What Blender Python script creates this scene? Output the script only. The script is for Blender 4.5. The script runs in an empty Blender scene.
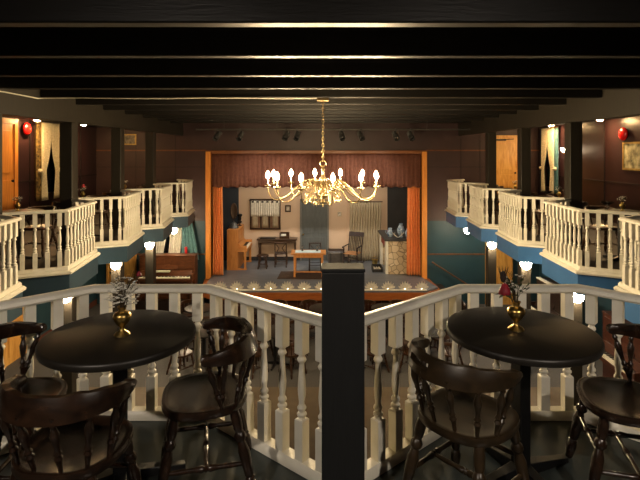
import bpy, math, random
from mathutils import Vector, Matrix
random.seed(7)
PI = math.pi
S = bpy.context.scene
COL = S.collection
EYE = 1.65
HALL = -3.10      # main floor
STG = -2.25       # stage floor
XL, XR, YF, YR = -6.99, 6.85, 15.0, -2.6
BEAM = 2.48       # underside of the ceiling beams
CEIL = 2.80

def P(px, py, d):
    "point of the room seen at a place of the 640x480 photograph, d metres ahead"
    return Vector(((px-320)/480*d, d, EYE-(py-152)/480*d))

# ------------------------------------------------------------------ materials
def lin(c):
    return tuple((x/255/12.92 if x/255 <= .04045 else ((x/255+.055)/1.055)**2.4) for x in c)
MATS = {}
def mat(name, rgb, rough=.5, metal=0., rgb2=None, scale=6., stretch=(1,1,1), kind='noise', bump=0., emit=None, strength=0., spec=.5, trans=0.):
    if name in MATS: return MATS[name]
    m = bpy.data.materials.new(name); m.use_nodes = True
    nt = m.node_tree; N = nt.nodes; L = nt.links
    b = N['Principled BSDF']
    c1 = lin(rgb); c2 = lin(rgb2) if rgb2 else tuple(x*.82 for x in c1)
    tc = N.new('ShaderNodeTexCoord'); mp = N.new('ShaderNodeMapping')
    mp.inputs['Scale'].default_value = stretch
    L.new(tc.outputs['Object'], mp.inputs['Vector'])
    if kind == 'noise':
        t = N.new('ShaderNodeTexNoise'); t.inputs['Scale'].default_value = scale; t.inputs['Detail'].default_value = 5
        fac = t.outputs['Fac']
    elif kind == 'wood':
        t = N.new('ShaderNodeTexNoise'); t.inputs['Scale'].default_value = scale; t.inputs['Detail'].default_value = 8
        t.inputs['Distortion'].default_value = 1.2; fac = t.outputs['Fac']
    elif kind == 'wave':
        t = N.new('ShaderNodeTexWave'); t.inputs['Scale'].default_value = scale; t.inputs['Distortion'].default_value = 3
        t.inputs['Detail'].default_value = 3; fac = t.outputs['Fac']
    elif kind == 'stone':
        t = N.new('ShaderNodeTexVoronoi'); t.inputs['Scale'].default_value = scale; t.feature = 'DISTANCE_TO_EDGE'; vo = N.new('ShaderNodeTexVoronoi'); vo.inputs['Scale'].default_value = scale; L.new(mp.outputs['Vector'], vo.inputs['Vector'])
        fac = t.outputs['Distance']
    L.new(mp.outputs['Vector'], t.inputs['Vector'])
    r = N.new('ShaderNodeValToRGB')
    r.color_ramp.elements[0].color = (*c2, 1); r.color_ramp.elements[1].color = (*c1, 1)
    if kind == 'stone':
        r.color_ramp.elements[0].position = .02; r.color_ramp.elements[1].position = .07
    else:
        r.color_ramp.elements[0].position = .3; r.color_ramp.elements[1].position = .68
    L.new(fac, r.inputs['Fac']); L.new(r.outputs['Color'], b.inputs['Base Color'])
    if kind == 'stone':
        hs = N.new('ShaderNodeSeparateColor'); L.new(vo.outputs['Color'], hs.inputs['Color'])
        sp = N.new('ShaderNodeValToRGB'); L.new(hs.outputs['Red'], sp.inputs['Fac'])
        for e, c in zip(sp.color_ramp.elements, ((.62,.56,.48,1),(1,1,1,1))): e.color = c
        mx = N.new('ShaderNodeMix'); mx.data_type = 'RGBA'; mx.blend_type = 'MULTIPLY'; mx.inputs['Factor'].default_value = 1
        L.new(r.outputs['Color'], mx.inputs['A']); L.new(sp.outputs['Color'], mx.inputs['B']); L.new(mx.outputs['Result'], b.inputs['Base Color'])
    b.inputs['Roughness'].default_value = rough; b.inputs['Metallic'].default_value = metal
    b.inputs['Specular IOR Level'].default_value = spec
    if trans: b.inputs['Transmission Weight'].default_value = trans
    if bump:
        bp = N.new('ShaderNodeBump'); bp.inputs['Strength'].default_value = bump; bp.inputs['Distance'].default_value = .01
        L.new(fac, bp.inputs['Height']); L.new(bp.outputs['Normal'], b.inputs['Normal'])
    if emit:
        b.inputs['Emission Color'].default_value = (*lin(emit), 1); b.inputs['Emission Strength'].default_value = strength
    MATS[name] = m
    return m

BLACKBEAM = mat('black painted timber', (25,22,18), .45, rgb2=(15,13,11), scale=5, stretch=(1,8,8), kind='wood', bump=.25)
CEILM = mat('dark ceiling boards', (26,23,19), .6, rgb2=(17,15,12), scale=3, stretch=(1,6,1))
POSTM = mat('dark olive brown post', (42,37,28), .55, rgb2=(33,29,21), scale=6, stretch=(6,6,.6), kind='wood', bump=.1)
BLACKPOST = mat('black satin post', (16,18,19), .6, rgb2=(10,11,12), scale=8, stretch=(6,6,.5), kind='wood', bump=.15)
BURG = mat('burgundy wall panel', (58,36,37), .33, rgb2=(49,30,31), scale=2)
BURGF = mat('brown burgundy far panel', (66,45,44), .5, rgb2=(56,38,37), scale=2)
TEAL = mat('teal painted wall', (44,74,84), .5, rgb2=(38,66,75), scale=2)
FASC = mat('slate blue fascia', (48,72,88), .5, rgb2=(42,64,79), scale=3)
FASCR = mat('lit blue fascia', (62,112,168), .45, rgb2=(54,102,154), scale=3)  # bluish light on the right fascia put into its paint colour
CREAM = mat('cream white paint', (242,238,224), .38, rgb2=(232,227,210), scale=9)
GALFLOOR = mat('dark gallery floor', (46,42,38), .5, scale=7)
NEARFLOOR = mat('dark green grey painted floor', (56,62,60), .3, rgb2=(44,49,48), scale=4, stretch=(1,1,1), bump=.15)
CARPET = mat('grey hall carpet', (92,89,86), .9, rgb2=(80,77,75), scale=30, bump=.3)
TANFLOOR = mat('tan hall floor', (112,97,77), .7, rgb2=(98,84,66), scale=4)
STAGEF = mat('grey stage paint', (112,116,122), .35, rgb2=(92,96,104), scale=3, stretch=(1,3,1))
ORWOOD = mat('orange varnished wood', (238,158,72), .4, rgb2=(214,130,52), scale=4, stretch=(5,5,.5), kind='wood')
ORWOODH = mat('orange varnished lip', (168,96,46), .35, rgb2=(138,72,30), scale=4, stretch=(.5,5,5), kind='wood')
DOORW = mat('amber pine door', (240,186,100), .4, rgb2=(204,140,60), scale=3, stretch=(4,4,.6), kind='wood')
DKWOOD = mat('dark stained wood', (70,46,28), .28, rgb2=(40,25,15), scale=6, stretch=(4,1,4), kind='wood')
CHAIRW = mat('black brown turned chair wood', (46,30,19), .24, rgb2=(22,14,9), scale=7, stretch=(3,1,3), kind='wood')
CHAIRB = mat('walnut brown chair wood', (52,39,23), .3, rgb2=(33,25,14), scale=7, stretch=(3,1,3), kind='wood')
TABLETOP = mat('black brown tabletop', (31,27,22), .42, rgb2=(23,20,16), scale=3, stretch=(6,1,6), kind='wood')
BLACKMET = mat('black painted metal', (16,16,17), .4, scale=9)
BRASS = mat('polished brass', (226,196,124), .28, 1., rgb2=(208,172,96), scale=10)
BRASSC = mat('bright chandelier brass', (166,146,108), .36, .9, rgb2=(140,118,80), scale=10)
PIANOW = mat('mahogany piano', (104,62,36), .34, rgb2=(76,42,24), scale=4, stretch=(5,1,5), kind='wood')
PIANOR = mat('red mahogany piano', (74,40,27), .3, rgb2=(52,26,17), scale=4, stretch=(5,1,5), kind='wood')
PIANOD = mat('near black piano', (48,34,28), .3, rgb2=(34,24,20), scale=4, stretch=(5,1,5), kind='wood')
PIANOO = mat('honey oak piano', (206,140,74), .42, rgb2=(184,116,54), scale=4, stretch=(5,5,.6), kind='wood')
IVORY = mat('ivory keys', (232,224,200), .35, scale=20)
EBONY = mat('ebony keys', (18,17,17), .35, scale=20)
ORCURT = mat('orange stage curtain', (252,164,98), .8, rgb2=(240,146,80), scale=12)
VALANCE = mat('russet valance', (108,64,46), .85, rgb2=(92,52,36), scale=12)
LACE = mat('cream lace', (238,226,196), .9, rgb2=(206,188,148), scale=40, kind='noise', bump=.3)
FLORAL = mat('brown gold floral drape', (150,120,62), .9, rgb2=(26,20,15), scale=14, bump=.2)
TEALDRAPE = mat('teal drape', (92,132,134), .85, rgb2=(66,104,110), scale=14)
WHITECL = mat('white cloth', (226,222,210), .85, rgb2=(206,200,186), scale=14)
LINEN = mat('grey linen curtain', (190,176,150), .9, rgb2=(160,146,120), scale=18, stretch=(6,6,.5))
BEIGE = mat('beige stage wallpaper', (204,178,152), .8, rgb2=(194,166,140), scale=3, stretch=(6,1,.4), kind='wave')
NAVY = mat('dark navy flat', (38,46,56), .7, rgb2=(32,38,48), scale=3)
DARKSET = mat('charcoal flat', (44,42,42), .7, rgb2=(36,34,34), scale=3)
STAGEDOOR = mat('dark grey stage door', (84,88,88), .55, rgb2=(72,76,76), scale=4, stretch=(5,5,.6), kind='wood')
GLASSD = mat('dark window glass', (14,16,20), .08, scale=5)
REDGL = mat('red alarm bell', (210,26,24), .25, rgb2=(180,16,16), scale=6)
REDBASE = mat('dark red back box', (120,22,20), .45, scale=6)
ROSE = mat('deep red petals', (150,18,40), .6, rgb2=(96,8,24), scale=30)
PINK = mat('rose pink petals', (206,62,70), .6, rgb2=(180,40,52), scale=30)
GREENL = mat('dark leaves', (62,72,40), .6, rgb2=(40,50,28), scale=30)
STEMM = mat('dry brown stems', (84,66,42), .8, rgb2=(60,46,28), scale=30)
PETALW = mat('white tiny blossoms', (232,228,216), .7, rgb2=(200,196,184), scale=30)
STONE = mat('pale field stone', (226,206,172), .8, rgb2=(150,134,112), scale=5.5, kind='stone', bump=.6)
CHINA = mat('blue white china', (190,206,218), .2, rgb2=(60,90,124), scale=16)
PICT = mat('sepia landscape print', (206,196,156), .6, rgb2=(48,46,34), scale=6)
PICTD = mat('dark grey print', (150,140,120), .6, rgb2=(50,48,44), scale=9)
FRAMEG = mat('gilt frame', (196,166,96), .4, .3, rgb2=(160,128,66), scale=12)
WIREW = mat('white cable', (222,216,196), .5, scale=10)
SHELL = mat('white footlight shell', (226,220,206), .5, rgb2=(206,198,182), scale=20)
RUGM = mat('brown rug', (84,64,50), .95, rgb2=(58,42,34), scale=24, bump=.3)
CANDLE = mat('ivory candle tube', (240,226,190), .5, scale=20)
REDC = mat('red candle wax', (196,30,28), .4, scale=10)
CLEAR = mat('clear glass', (235,238,240), .05, trans=1., scale=4)
BULB = mat('glowing candle bulb', (255,230,180), .4, emit=(255,224,174), strength=800., scale=4)
GLOBE = mat('glowing white diffuser', (255,240,215), .4, emit=(255,226,184), strength=140., scale=4)
GLOBEB = mat('glowing recessed lamp', (255,235,205), .4, emit=(255,206,140), strength=420., scale=4)
GLOBER = mat('glowing unseen rear lamp', (255,240,220), .4, emit=(255,238,218), strength=1150., scale=4)  # glow of the lamps added out of view behind the camera
TEALLAMP = mat('glowing footlight lamp', (255,235,205), .4, emit=(255,222,170), strength=60., scale=4)
GREYMET = mat('dull grey metal', (90,88,84), .4, .6, scale=12)
LAMPHOUSE = mat('black stage lamp housing', (68,67,66), .35, scale=9)
TRIMOR = mat('thin brown moulding', (120,72,38), .45, rgb2=(96,56,28), scale=6)
SEAM = mat('dark panel joint', (34,24,24), .6, scale=6)
BASEB = mat('red brown skirting', (110,62,44), .5, scale=6)

# ------------------------------------------------------------------ mesh builder
class G:
    def __init__(s): s.v = []; s.f = []
    def add(s, vs, fs, M=None):
        k = len(s.v)
        s.v += [(M @ Vector(v)) if M else Vector(v) for v in vs]
        s.f += [tuple(i+k for i in f) for f in fs]
        return s
    def box(s, x0, x1, y0, y1, z0, z1, M=None):
        vs = [(x0,y0,z0),(x1,y0,z0),(x1,y1,z0),(x0,y1,z0),(x0,y0,z1),(x1,y0,z1),(x1,y1,z1),(x0,y1,z1)]
        return s.add(vs, [(3,2,1,0),(4,5,6,7),(0,1,5,4),(1,2,6,5),(2,3,7,6),(3,0,4,7)], M)
    def lathe(s, prof, n=16, M=None):
        vs = []; fs = []
        for r, z in prof:
            for i in range(n):
                a = 2*PI*i/n; vs.append((r*math.cos(a), r*math.sin(a), z))
        for j in range(len(prof)-1):
            for i in range(n):
                k = (i+1) % n; fs.append((j*n+i, j*n+k, (j+1)*n+k, (j+1)*n+i))
        fs.append(tuple(range(n-1, -1, -1))); fs.append(tuple((len(prof)-1)*n+i for i in range(n)))
        return s.add(vs, fs, M)
    def turned(s, p0, p1, prof, n=10):
        "lathe profile (radius, fraction) between two points"
        p0 = Vector(p0); p1 = Vector(p1); d = p1-p0
        q = Vector((0,0,1)).rotation_difference(d.normalized()).to_matrix().to_4x4()
        return s.lathe([(r, t*d.length) for r, t in prof], n, Matrix.Translation(p0) @ q)
    def tube(s, pts, rad, n=8, closed=False):
        pts = [Vector(p) for p in pts]; m = len(pts)
        rad = rad if isinstance(rad, (list, tuple)) else [rad]*m
        vs = []; fs = []; up = None
        for i, p in enumerate(pts):
            a = pts[(i-1) % m] if (closed or i) else p
            b = pts[(i+1) % m] if (closed or i < m-1) else p
            t = (b-a).normalized()
            if up is None:
                up = Vector((0,0,1)) if abs(t.z) < .9 else Vector((1,0,0))
            sx = t.cross(up).normalized(); up = sx.cross(t).normalized()
            for j in range(n):
                an = 2*PI*j/n; vs.append(p+sx*math.cos(an)*rad[i]+up*math.sin(an)*rad[i])
        for i in range(m if closed else m-1):
            k = (i+1) % m
            for j in range(n):
                l = (j+1) % n; fs.append((i*n+j, i*n+l, k*n+l, k*n+j))
        if not closed:
            fs.append(tuple(range(n-1,-1,-1))); fs.append(tuple((m-1)*n+j for j in range(n)))
        return s.add(vs, fs)
    def prism(s, poly, z0, z1, M=None):
        a = sum(poly[i][0]*poly[(i+1) % len(poly)][1]-poly[(i+1) % len(poly)][0]*poly[i][1] for i in range(len(poly)))
        if a < 0: poly = poly[::-1]
        n = len(poly)
        vs = [(x,y,z0) for x, y in poly]+[(x,y,z1) for x, y in poly]
        fs = [tuple(range(n-1,-1,-1)), tuple(range(n,2*n))]+[(i,(i+1) % n,n+(i+1) % n,n+i) for i in range(n)]
        return s.add(vs, fs, M)
    def ball(s, c, r, n=8, sq=1., M=None):
        k = max(3, n//2)
        prof = [(max(r*math.sin(PI*j/k), 1e-4), -r*sq*math.cos(PI*j/k)) for j in range(k+1)]
        T = Matrix.Translation(Vector(c))
        return s.lathe(prof, n, (M @ T) if M else T)
    def sweep(s, path, prof):
        "closed profile of (sideways offset, z) mitred along a level polyline"
        pts = [Vector((x,y)) for x, y in path]; m = len(pts); k = len(prof); vs = []; fs = []
        for i in range(m):
            d1 = (pts[i]-pts[i-1]).normalized() if i else (pts[1]-pts[0]).normalized()
            d2 = (pts[i+1]-pts[i]).normalized() if i < m-1 else d1
            n1 = Vector((-d1.y, d1.x)); n2 = Vector((-d2.y, d2.x))
            b = (n1+n2); b = b/ max(b.dot(n1), .2)
            for o, z in prof: vs.append((pts[i].x+b.x*o, pts[i].y+b.y*o, z))
        for i in range(m-1):
            for j in range(k):
                l = (j+1) % k; fs.append((i*k+j, (i+1)*k+j, (i+1)*k+l, i*k+l))
        fs.append(tuple(range(k))); fs.append(tuple((m-1)*k+j for j in range(k-1,-1,-1)))
        return s.add(vs, fs)
    def sheet(s, fn, nu, nv):
        vs = [fn(i/nu, j/nv) for j in range(nv+1) for i in range(nu+1)]
        fs = [(j*(nu+1)+i, j*(nu+1)+i+1, (j+1)*(nu+1)+i+1, (j+1)*(nu+1)+i) for j in range(nv) for i in range(nu)]
        return s.add(vs, fs)
    def mesh(s, name, m, smooth=True):
        me = bpy.data.meshes.new(name); me.from_pydata([tuple(v) for v in s.v], [], s.f); me.update()
        if m: me.materials.append(m)
        if smooth:
            me.polygons.foreach_set('use_smooth', [True]*len(me.polygons)); me.set_sharp_from_angle(angle=.75)
        return me
    def build(s, name, m, parent=None, smooth=True, bevel=0, solid=0, label=None):
        o = bpy.data.objects.new(name, s.mesh(name, m, smooth)); COL.objects.link(o)
        if parent: o.parent = parent
        if solid:
            md = o.modifiers.new('thickness', 'SOLIDIFY'); md.thickness = solid
        if bevel:
            md = o.modifiers.new('edge', 'BEVEL'); md.width = bevel; md.segments = 2; md.limit_method = 'ANGLE'
        if label: o['label'] = label
        return o

def tag(o, label, cat, group=None):
    o['label'] = label; o['category'] = cat
    if group: o['group'] = group
    return o
def thing(name, label, cat, loc=(0,0,0), rotz=0, group=None):
    o = bpy.data.objects.new(name, None); COL.objects.link(o); o.empty_display_size = .1
    o.location = loc; o.rotation_euler = (0,0,rotz)
    return tag(o, label, cat, group)
def struct(o):
    o['kind'] = 'structure'; return o
def dup(root, loc, rotz, label, group=None):
    r = root.copy(); COL.objects.link(r); r.location = loc; r.rotation_euler = (0,0,rotz); r['label'] = label
    if group: r['group'] = group
    for ch in list(root.children):
        c = ch.copy(); COL.objects.link(c); c.parent = r
        for g in ch.children:
            d = g.copy(); COL.objects.link(d); d.parent = c
    return r
def B(*a): return G().box(*a)
SIDE = {-1: 'left', 1: 'right'}
ORD = ['nearest the stage', 'second from the stage', 'third from the stage', 'fourth from the stage', 'fifth from the stage']

# ------------------------------------------------------------------ the shell of the room
struct(B(XL,XR,9.7,YF,HALL-.1,HALL).build('floor', CARPET, smooth=False))
struct(B(XL,XR,YR,9.7,HALL-.1,HALL).build('floor_tan', TANFLOOR, smooth=False))
struct(B(XL-.2,XR+.2,YR-.2,YF+.2,CEIL,CEIL+.1).build('ceiling', CEILM, smooth=False))
for s, x in ((-1,XL),(1,XR)):
    a, b = sorted((x, x+s*.15))
    struct(B(a,b,YR,YF,-.5,CEIL).build('wall_'+SIDE[s], BURG, smooth=False))
    struct(B(a,b,YR,YF,HALL-.1,-.5).build('wall_lower_'+SIDE[s], TEAL, smooth=False))
    a, b = sorted((x-s*.001, x-s*.02))
    struct(B(a,b,YR,YF,HALL,HALL+.16).build('baseboard_'+SIDE[s], BASEB, smooth=False))
    g = G()
    for yy in (3.6,6.1,9.0,11.55,14.0): g.box(a,b-.0 if s>0 else b,yy-.012,yy+.012,0,CEIL)
    for zz in (.95,): g.box(a,b,YR,YF,zz-.01,zz+.01)
    struct(g.build('trim_seam_'+SIDE[s], SEAM, smooth=False))
struct(B(XL,XR,YR-.15,YR,HALL,CEIL).build('wall_rear', BURG, smooth=False))
# far wall with the proscenium opening
OL, OR, OT = -3.40, 3.17, 1.60
g = G()
g.box(XL,OL,YF,YF+.2,-.5,CEIL).box(OR,XR,YF,YF+.2,-.5,CEIL).box(OL,OR,YF,YF+.2,OT,CEIL)
struct(g.build('wall_far', BURGF, smooth=False))
g = G()
g.box(XL,OL,YF,YF+.2,HALL-.1,-.5).box(OR,XR,YF,YF+.2,HALL-.1,-.5)
struct(g.build('wall_lower_far', TEAL, smooth=False))
g = G()
for x0, x1 in ((XL,-3.56),(3.33,XR)):
    g.box(x0,x1,YF-.025,YF,1.68,1.72)
    g.box(x0,x1,YF-.02,YF,-1.56,-1.52)
struct(g.build('trim_1', TRIMOR, smooth=False))
g = G()
for x0, x1 in ((XL,-3.56),(3.33,XR)): g.box(x0,x1,YF-.012,YF,1.175,1.19)
for x in (-5.75,-4.52,4.4,5.0): g.box(x-.006,x+.006,YF-.012,YF,-.5,2.6)
struct(g.build('trim_2', SEAM, smooth=False))

# ------------------------------------------------------------------ ceiling beams
FX = {-1:-4.34, 1:4.38}      # lines of posts
for k in range(11):
    y = 3.14+1.06*k
    o = B(-4.27,4.31,y-.06,y+.06,BEAM,CEIL).build('ceiling_beam', BLACKBEAM, bevel=.012)
    nm = ['first','second','third','fourth','fifth','sixth','seventh','eighth','ninth','tenth','eleventh'][k]
    tag(o, f'black ceiling beam, {nm} counted from the front of the photo', 'beam', 'black beams across the ceiling')
for s in (-1, 1):
    x = FX[s]
    o = B(x-.07,x+.07,YR,YF-.01,2.16,CEIL).build('fascia_beam', POSTM, bevel=.01)
    tag(o, f'brown boxed beam running above the {SIDE[s]} row of posts', 'beam', 'long beams over the galleries')
    for j, y in enumerate((12.3,10.3,8.3,6.3)):
        g = B(x-.105,x+.105,y-.105,y+.105,HALL,2.16 if True else 0)
        o = g.build('timber_post', POSTM, bevel=.01)
        tag(o, f'dark timber post between {SIDE[s]} balcony boxes, {ORD[j]}', 'post', 'posts carrying the galleries')

# ------------------------------------------------------------------ galleries and rear balcony
CEN = [13.3, 11.3, 9.3, 7.3, 5.3]
def bay_pts(s, c, over=0.):
    x = FX[s]; r = s*3.68
    rn = r+(.16 if s < 0 else .06*-1)
    return [(x-s*.02, c-.98-over*.5), (rn-s*over, c-.60-over*.4), (r-s*over, c+.58+over*.4), (x-s*.02, c+.95+over*.5)]
def gallery_poly(s, over):
    x = FX[s]; w = XL if s < 0 else XR
    pl = [(w, 2.2), (x-s*over, 2.2)]
    for c in sorted(CEN): pl += bay_pts(s, c, over)
    return pl+[(x-s*over, YF-.005), (w, YF-.005)]
def rear_bay(x0, x1, over=0.):
    return [(x0, 2.36+over*.7), (x0+.72-over*.4, 3.04+over), (x1-.72+over*.4, 3.04+over), (x1, 2.36+over*.7)]
RB = [(-2.12,.07), (.14,2.33)]
def rear_poly(over):
    pl = [(XL, YR), (XL, 2.2), (-2.2, 2.2+over)]
    for a, b in RB: pl += rear_bay(a, b, over)
    return pl+[(2.4, 2.2+over), (XR, 2.2), (XR, YR)]
for s in (-1, 1):
    struct(G().prism(gallery_poly(s, .0), -.06, 0).build('balcony_floor_'+SIDE[s], GALFLOOR, smooth=False))
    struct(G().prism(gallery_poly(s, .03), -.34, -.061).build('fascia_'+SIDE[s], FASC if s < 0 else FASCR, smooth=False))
    g = G()
    for c in CEN:
        g.sweep(bay_pts(s, c, 0), [(-.02,.002),(-.02,-.045),(.06,-.045),(.065,-.02),(.045,.002)] if s > 0 else [(.02,.002),(-.045,.002),(-.065,-.02),(-.06,-.045),(.02,-.045)])
    struct(g.build('trim_nosing_'+SIDE[s], CREAM, smooth=False))
struct(G().prism(rear_poly(0), -.06, 0).build('balcony_floor_rear', NEARFLOOR, smooth=False))
struct(G().prism(rear_poly(.03), -.34, -.061).build('fascia_rear', FASC, smooth=False))

# baluster: square blocks with a turned middle
def baluster_mesh():
    g = G(); h = .027
    def block(z0, z1):
        g.box(-h,h,-h,h,z0+.006,z1-.006)
        for za, zb, in ((z0+.006, z0), (z1-.006, z1)):
            lo, hi = (zb, za) if zb < za else (za, zb)
            k = h*.8
            if zb < za: vs = [(-k,-k,lo),(k,-k,lo),(k,k,lo),(-k,k,lo),(-h,-h,hi),(h,-h,hi),(h,h,hi),(-h,h,hi)]
            else: vs = [(-h,-h,lo),(h,-h,lo),(h,h,lo),(-h,h,lo),(-k,-k,hi),(k,-k,hi),(k,k,hi),(-k,k,hi)]
            g.add(vs, [(3,2,1,0),(4,5,6,7),(0,1,5,4),(1,2,6,5),(2,3,7,6),(3,0,4,7)])
    block(.05, .275); block(.62, .818)
    g.lathe([(.020,.27),(.018,.285),(.026,.293),(.026,.302),(.017,.31),(.017,.318),(.024,.328),(.024,.336),(.016,.348),(.015,.36),
             (.020,.40),(.0215,.43),(.0195,.47),(.016,.52),(.0135,.56),(.0135,.572),(.021,.58),(.025,.59),(.021,.60),(.016,.607),(.018,.625)], 10)
    return g.mesh('baluster', CREAM)
BAL = baluster_mesh()
RAILP = [(-.036,.808),(.036,.808),(.044,.82),(.04,.838),(.022,.85),(-.022,.85),(-.04,.838),(-.044,.82)]
BOTP = [(-.045,.003),(.045,.003),(.045,.035),(.03,.055),(-.03,.055),(-.045,.035)]
def railing(pts, label, group, spacing=.138, zs=1.):
    cx = sum(p[0] for p in pts)/len(pts); cy = sum(p[1] for p in pts)/len(pts)
    t = thing('balcony_railing', label, 'railing', (cx,cy,0), 0, group)
    lp = [(x-cx, y-cy) for x, y in pts]
    G().sweep(lp, [(a, z*zs) for a, z in RAILP]).build('handrail', CREAM, t)
    G().sweep(lp, BOTP).build('bottom_rail', CREAM, t)
    for i in range(len(lp)-1):
        a = Vector(lp[i]); b = Vector(lp[i+1]); d = b-a; n = max(1, round(d.length/spacing)); ang = math.atan2(d.y, d.x)
        for k in range(n):
            p = a+d*((k+.5)/n)
            o = bpy.data.objects.new('baluster', BAL); COL.objects.link(o); o.parent = t
            o.location = (p.x, p.y, 0); o.rotation_euler = (0,0,ang); o.scale = (1,1,zs)
    return t
for s in (-1, 1):
    for j, c in enumerate(CEN):
        q = bay_pts(s, c)
        q = [(q[0][0]-s*.11, q[0][1]+.05), (q[1][0]+s*.03,q[1][1]), (q[2][0]+s*.03,q[2][1]), (q[3][0]-s*.11, q[3][1]-.05)]
        railing(q, f'cream baluster railing of the {SIDE[s]} balcony box {ORD[j]}', 'side balcony railings')
railing([(-2.12,2.30),(-1.40,2.985),(-.69,2.985),(.068,2.365)], 'cream baluster railing behind the left cafe table, left of the black post', 'front railings', zs=.968)
railing([(.145,2.368),(.88,2.985),(1.61,2.985),(2.32,2.29)], 'cream baluster railing behind the right cafe table, right of the black post', 'front railings', zs=.968)
# the stub post in the middle of the picture
t = thing('newel_post', 'square black stub post where the two front railings meet', 'post', (.106,2.29,0))
B(-.098,.098,-.10,.02,0,1.10).build('shaft', BLACKPOST, t, bevel=.006)
B(-.101,.101,-.103,.023,1.10,1.116).build('cap', BLACKPOST, t, bevel=.004)

# ------------------------------------------------------------------ chairs
LEGP = [(r*1.14, t) for r, t in [(.012,0),(.017,.03),(.021,.12),(.022,.2),(.015,.235),(.021,.25),(.015,.27),(.019,.29),(.022,.42),(.024,.55),(.018,.62),(.015,.65),(.024,.68),(.025,.72),(.016,.76),(.020,.80),(.022,.9),(.018,1)]]
SPP = [(.008,0),(.010,.1),(.012,.22),(.017,.27),(.010,.32),(.016,.36),(.010,.41),(.011,.5),(.016,.62),(.018,.7),(.012,.78),(.009,.84),(.014,.88),(.009,.93),(.008,1)]
STP = [(.009,0),(.012,.2),(.011,.35),(.017,.45),(.011,.48),(.017,.5),(.011,.52),(.017,.55),(.011,.65),(.012,.8),(.009,1)]
def seat_g():
    g = G(); n = 36
    def out(a, k):
        c, s_ = math.cos(a), math.sin(a); e = 2/2.7
        x = math.copysign(abs(c)**e, c)*.208; y = math.copysign(abs(s_)**e, s_)*(.214-.02*(c < 0)*abs(c))
        return x*k, y*k
    rings = [(.30,.432),(.60,.435),(.85,.446),(.95,.452),(.99,.450),(1.0,.440),(1.0,.425),(.975,.412),(.90,.405)]
    vs = [(0,0,.431)]
    for k, z in rings:
        for i in range(n):
            x, y = out(2*PI*i/n, k); vs.append((x,y,z))
    fs = [(0,1+i,1+(i+1) % n) for i in range(n)]
    for r in range(len(rings)-1):
        for i in range(n):
            j = (i+1) % n; fs.append((1+r*n+i,1+(r+1)*n+i,1+(r+1)*n+j,1+r*n+j))
    fs.append(tuple(1+(len(rings)-1)*n+i for i in range(n)))
    return g.add(vs, fs)
def bow_plan(t):
    "t in -1..1 along the U-shaped back, facing +x"
    u = abs(t); sg = 1 if t >= 0 else -1
    if u > .74:
        k = (u-.74)/.26; return Vector((-.04+.055*k, sg*(.240-.004*k)))
    a = u/.74*PI/2
    return Vector((-.04-.215*math.cos(a), sg*.240*math.sin(a)))
def bow_g(slots):
    g = G(); n = 56
    cols = []
    for i in range(n+1):
        t = -1+2*i/n; u = abs(t)
        p = bow_plan(t); q = bow_plan(min(1, t+.02)); r = bow_plan(max(-1, t-.02))
        d = (q-r).normalized(); nr = Vector((d.y, -d.x))      # outwards
        k = max(0., math.cos(min(u/.8, 1)*PI/2))
        wav = .005*math.cos(u*22)*max(0., 1-abs(u-.36)/.3)
        zb = .678-.016*k; zt = .722+.030*min(1., k*1.5)+wav
        if u > .94: zt -= .010*(u-.94)/.06; zb += .008*(u-.94)/.06
        th = .046-.018*k
        tilt = .03*k
        row = []
        for z in (zb, zb+(zt-zb)*.40, zb+(zt-zb)*.72, zt):
            f = (z-zb)/max(zt-zb,1e-3)
            for o in (-th/2, th/2):
                w = p+nr*(o*(.75 if f in (0,1) else 1)+tilt*f); row.append((w.x, w.y, z))
        cols.append(row)
    vs = [v for row in cols for v in row]; fs = []
    def hole(i):
        if not slots: return False
        u = -1+2*(i+.5)/n; return .06 < u < .36
    for i in range(n):
        a = i*8; b = a+8; h = hole(i)
        fs += [(a,a+1,b+1,b), (a+6,b+6,b+7,a+7)]
        for l in range(3):
            if h and l == 1:
                fs += [(a+2,b+2,b+3,a+3),(a+4,a+5,b+5,b+4)]; continue
            k = l*2
            fs += [(a+k,b+k,b+k+2,a+k+2), (a+k+1,a+k+3,b+k+3,b+k+1)]
        if h and not hole(i-1): fs.append((a+2,a+3,a+5,a+4))
        if h and not hole(i+1): fs.append((b+2,b+4,b+5,b+3))
    e = n*8
    fs += [(0,2,3,1),(2,4,5,3),(4,6,7,5),(e,e+1,e+3,e+2),(e+2,e+3,e+5,e+4),(e+4,e+5,e+7,e+6)]
    return g.add(vs, fs)
SPT = [-.88,-.62,-.38,-.13,.13,.38,.62,.88]
def spindle(g, t):
    p = bow_plan(t)
    foot = Vector((max(-.175, p.x*.74-.005) if abs(t) < .8 else p.x-.07, p.y*.80, .445))
    k = max(0., math.cos(min(abs(t)/.8, 1)*PI/2))
    return g.turned(foot, (p.x-.004*k, p.y, .688), SPP, 9)
def leg_ends(sx, sy): return (sx*.225-.01, sy*.20, 0), (sx*.135, sy*.145, .415)
def at_h(a, b, z):
    a = Vector(a); b = Vector(b); return a+(b-a)*(z/(b.z-a.z))
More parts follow.
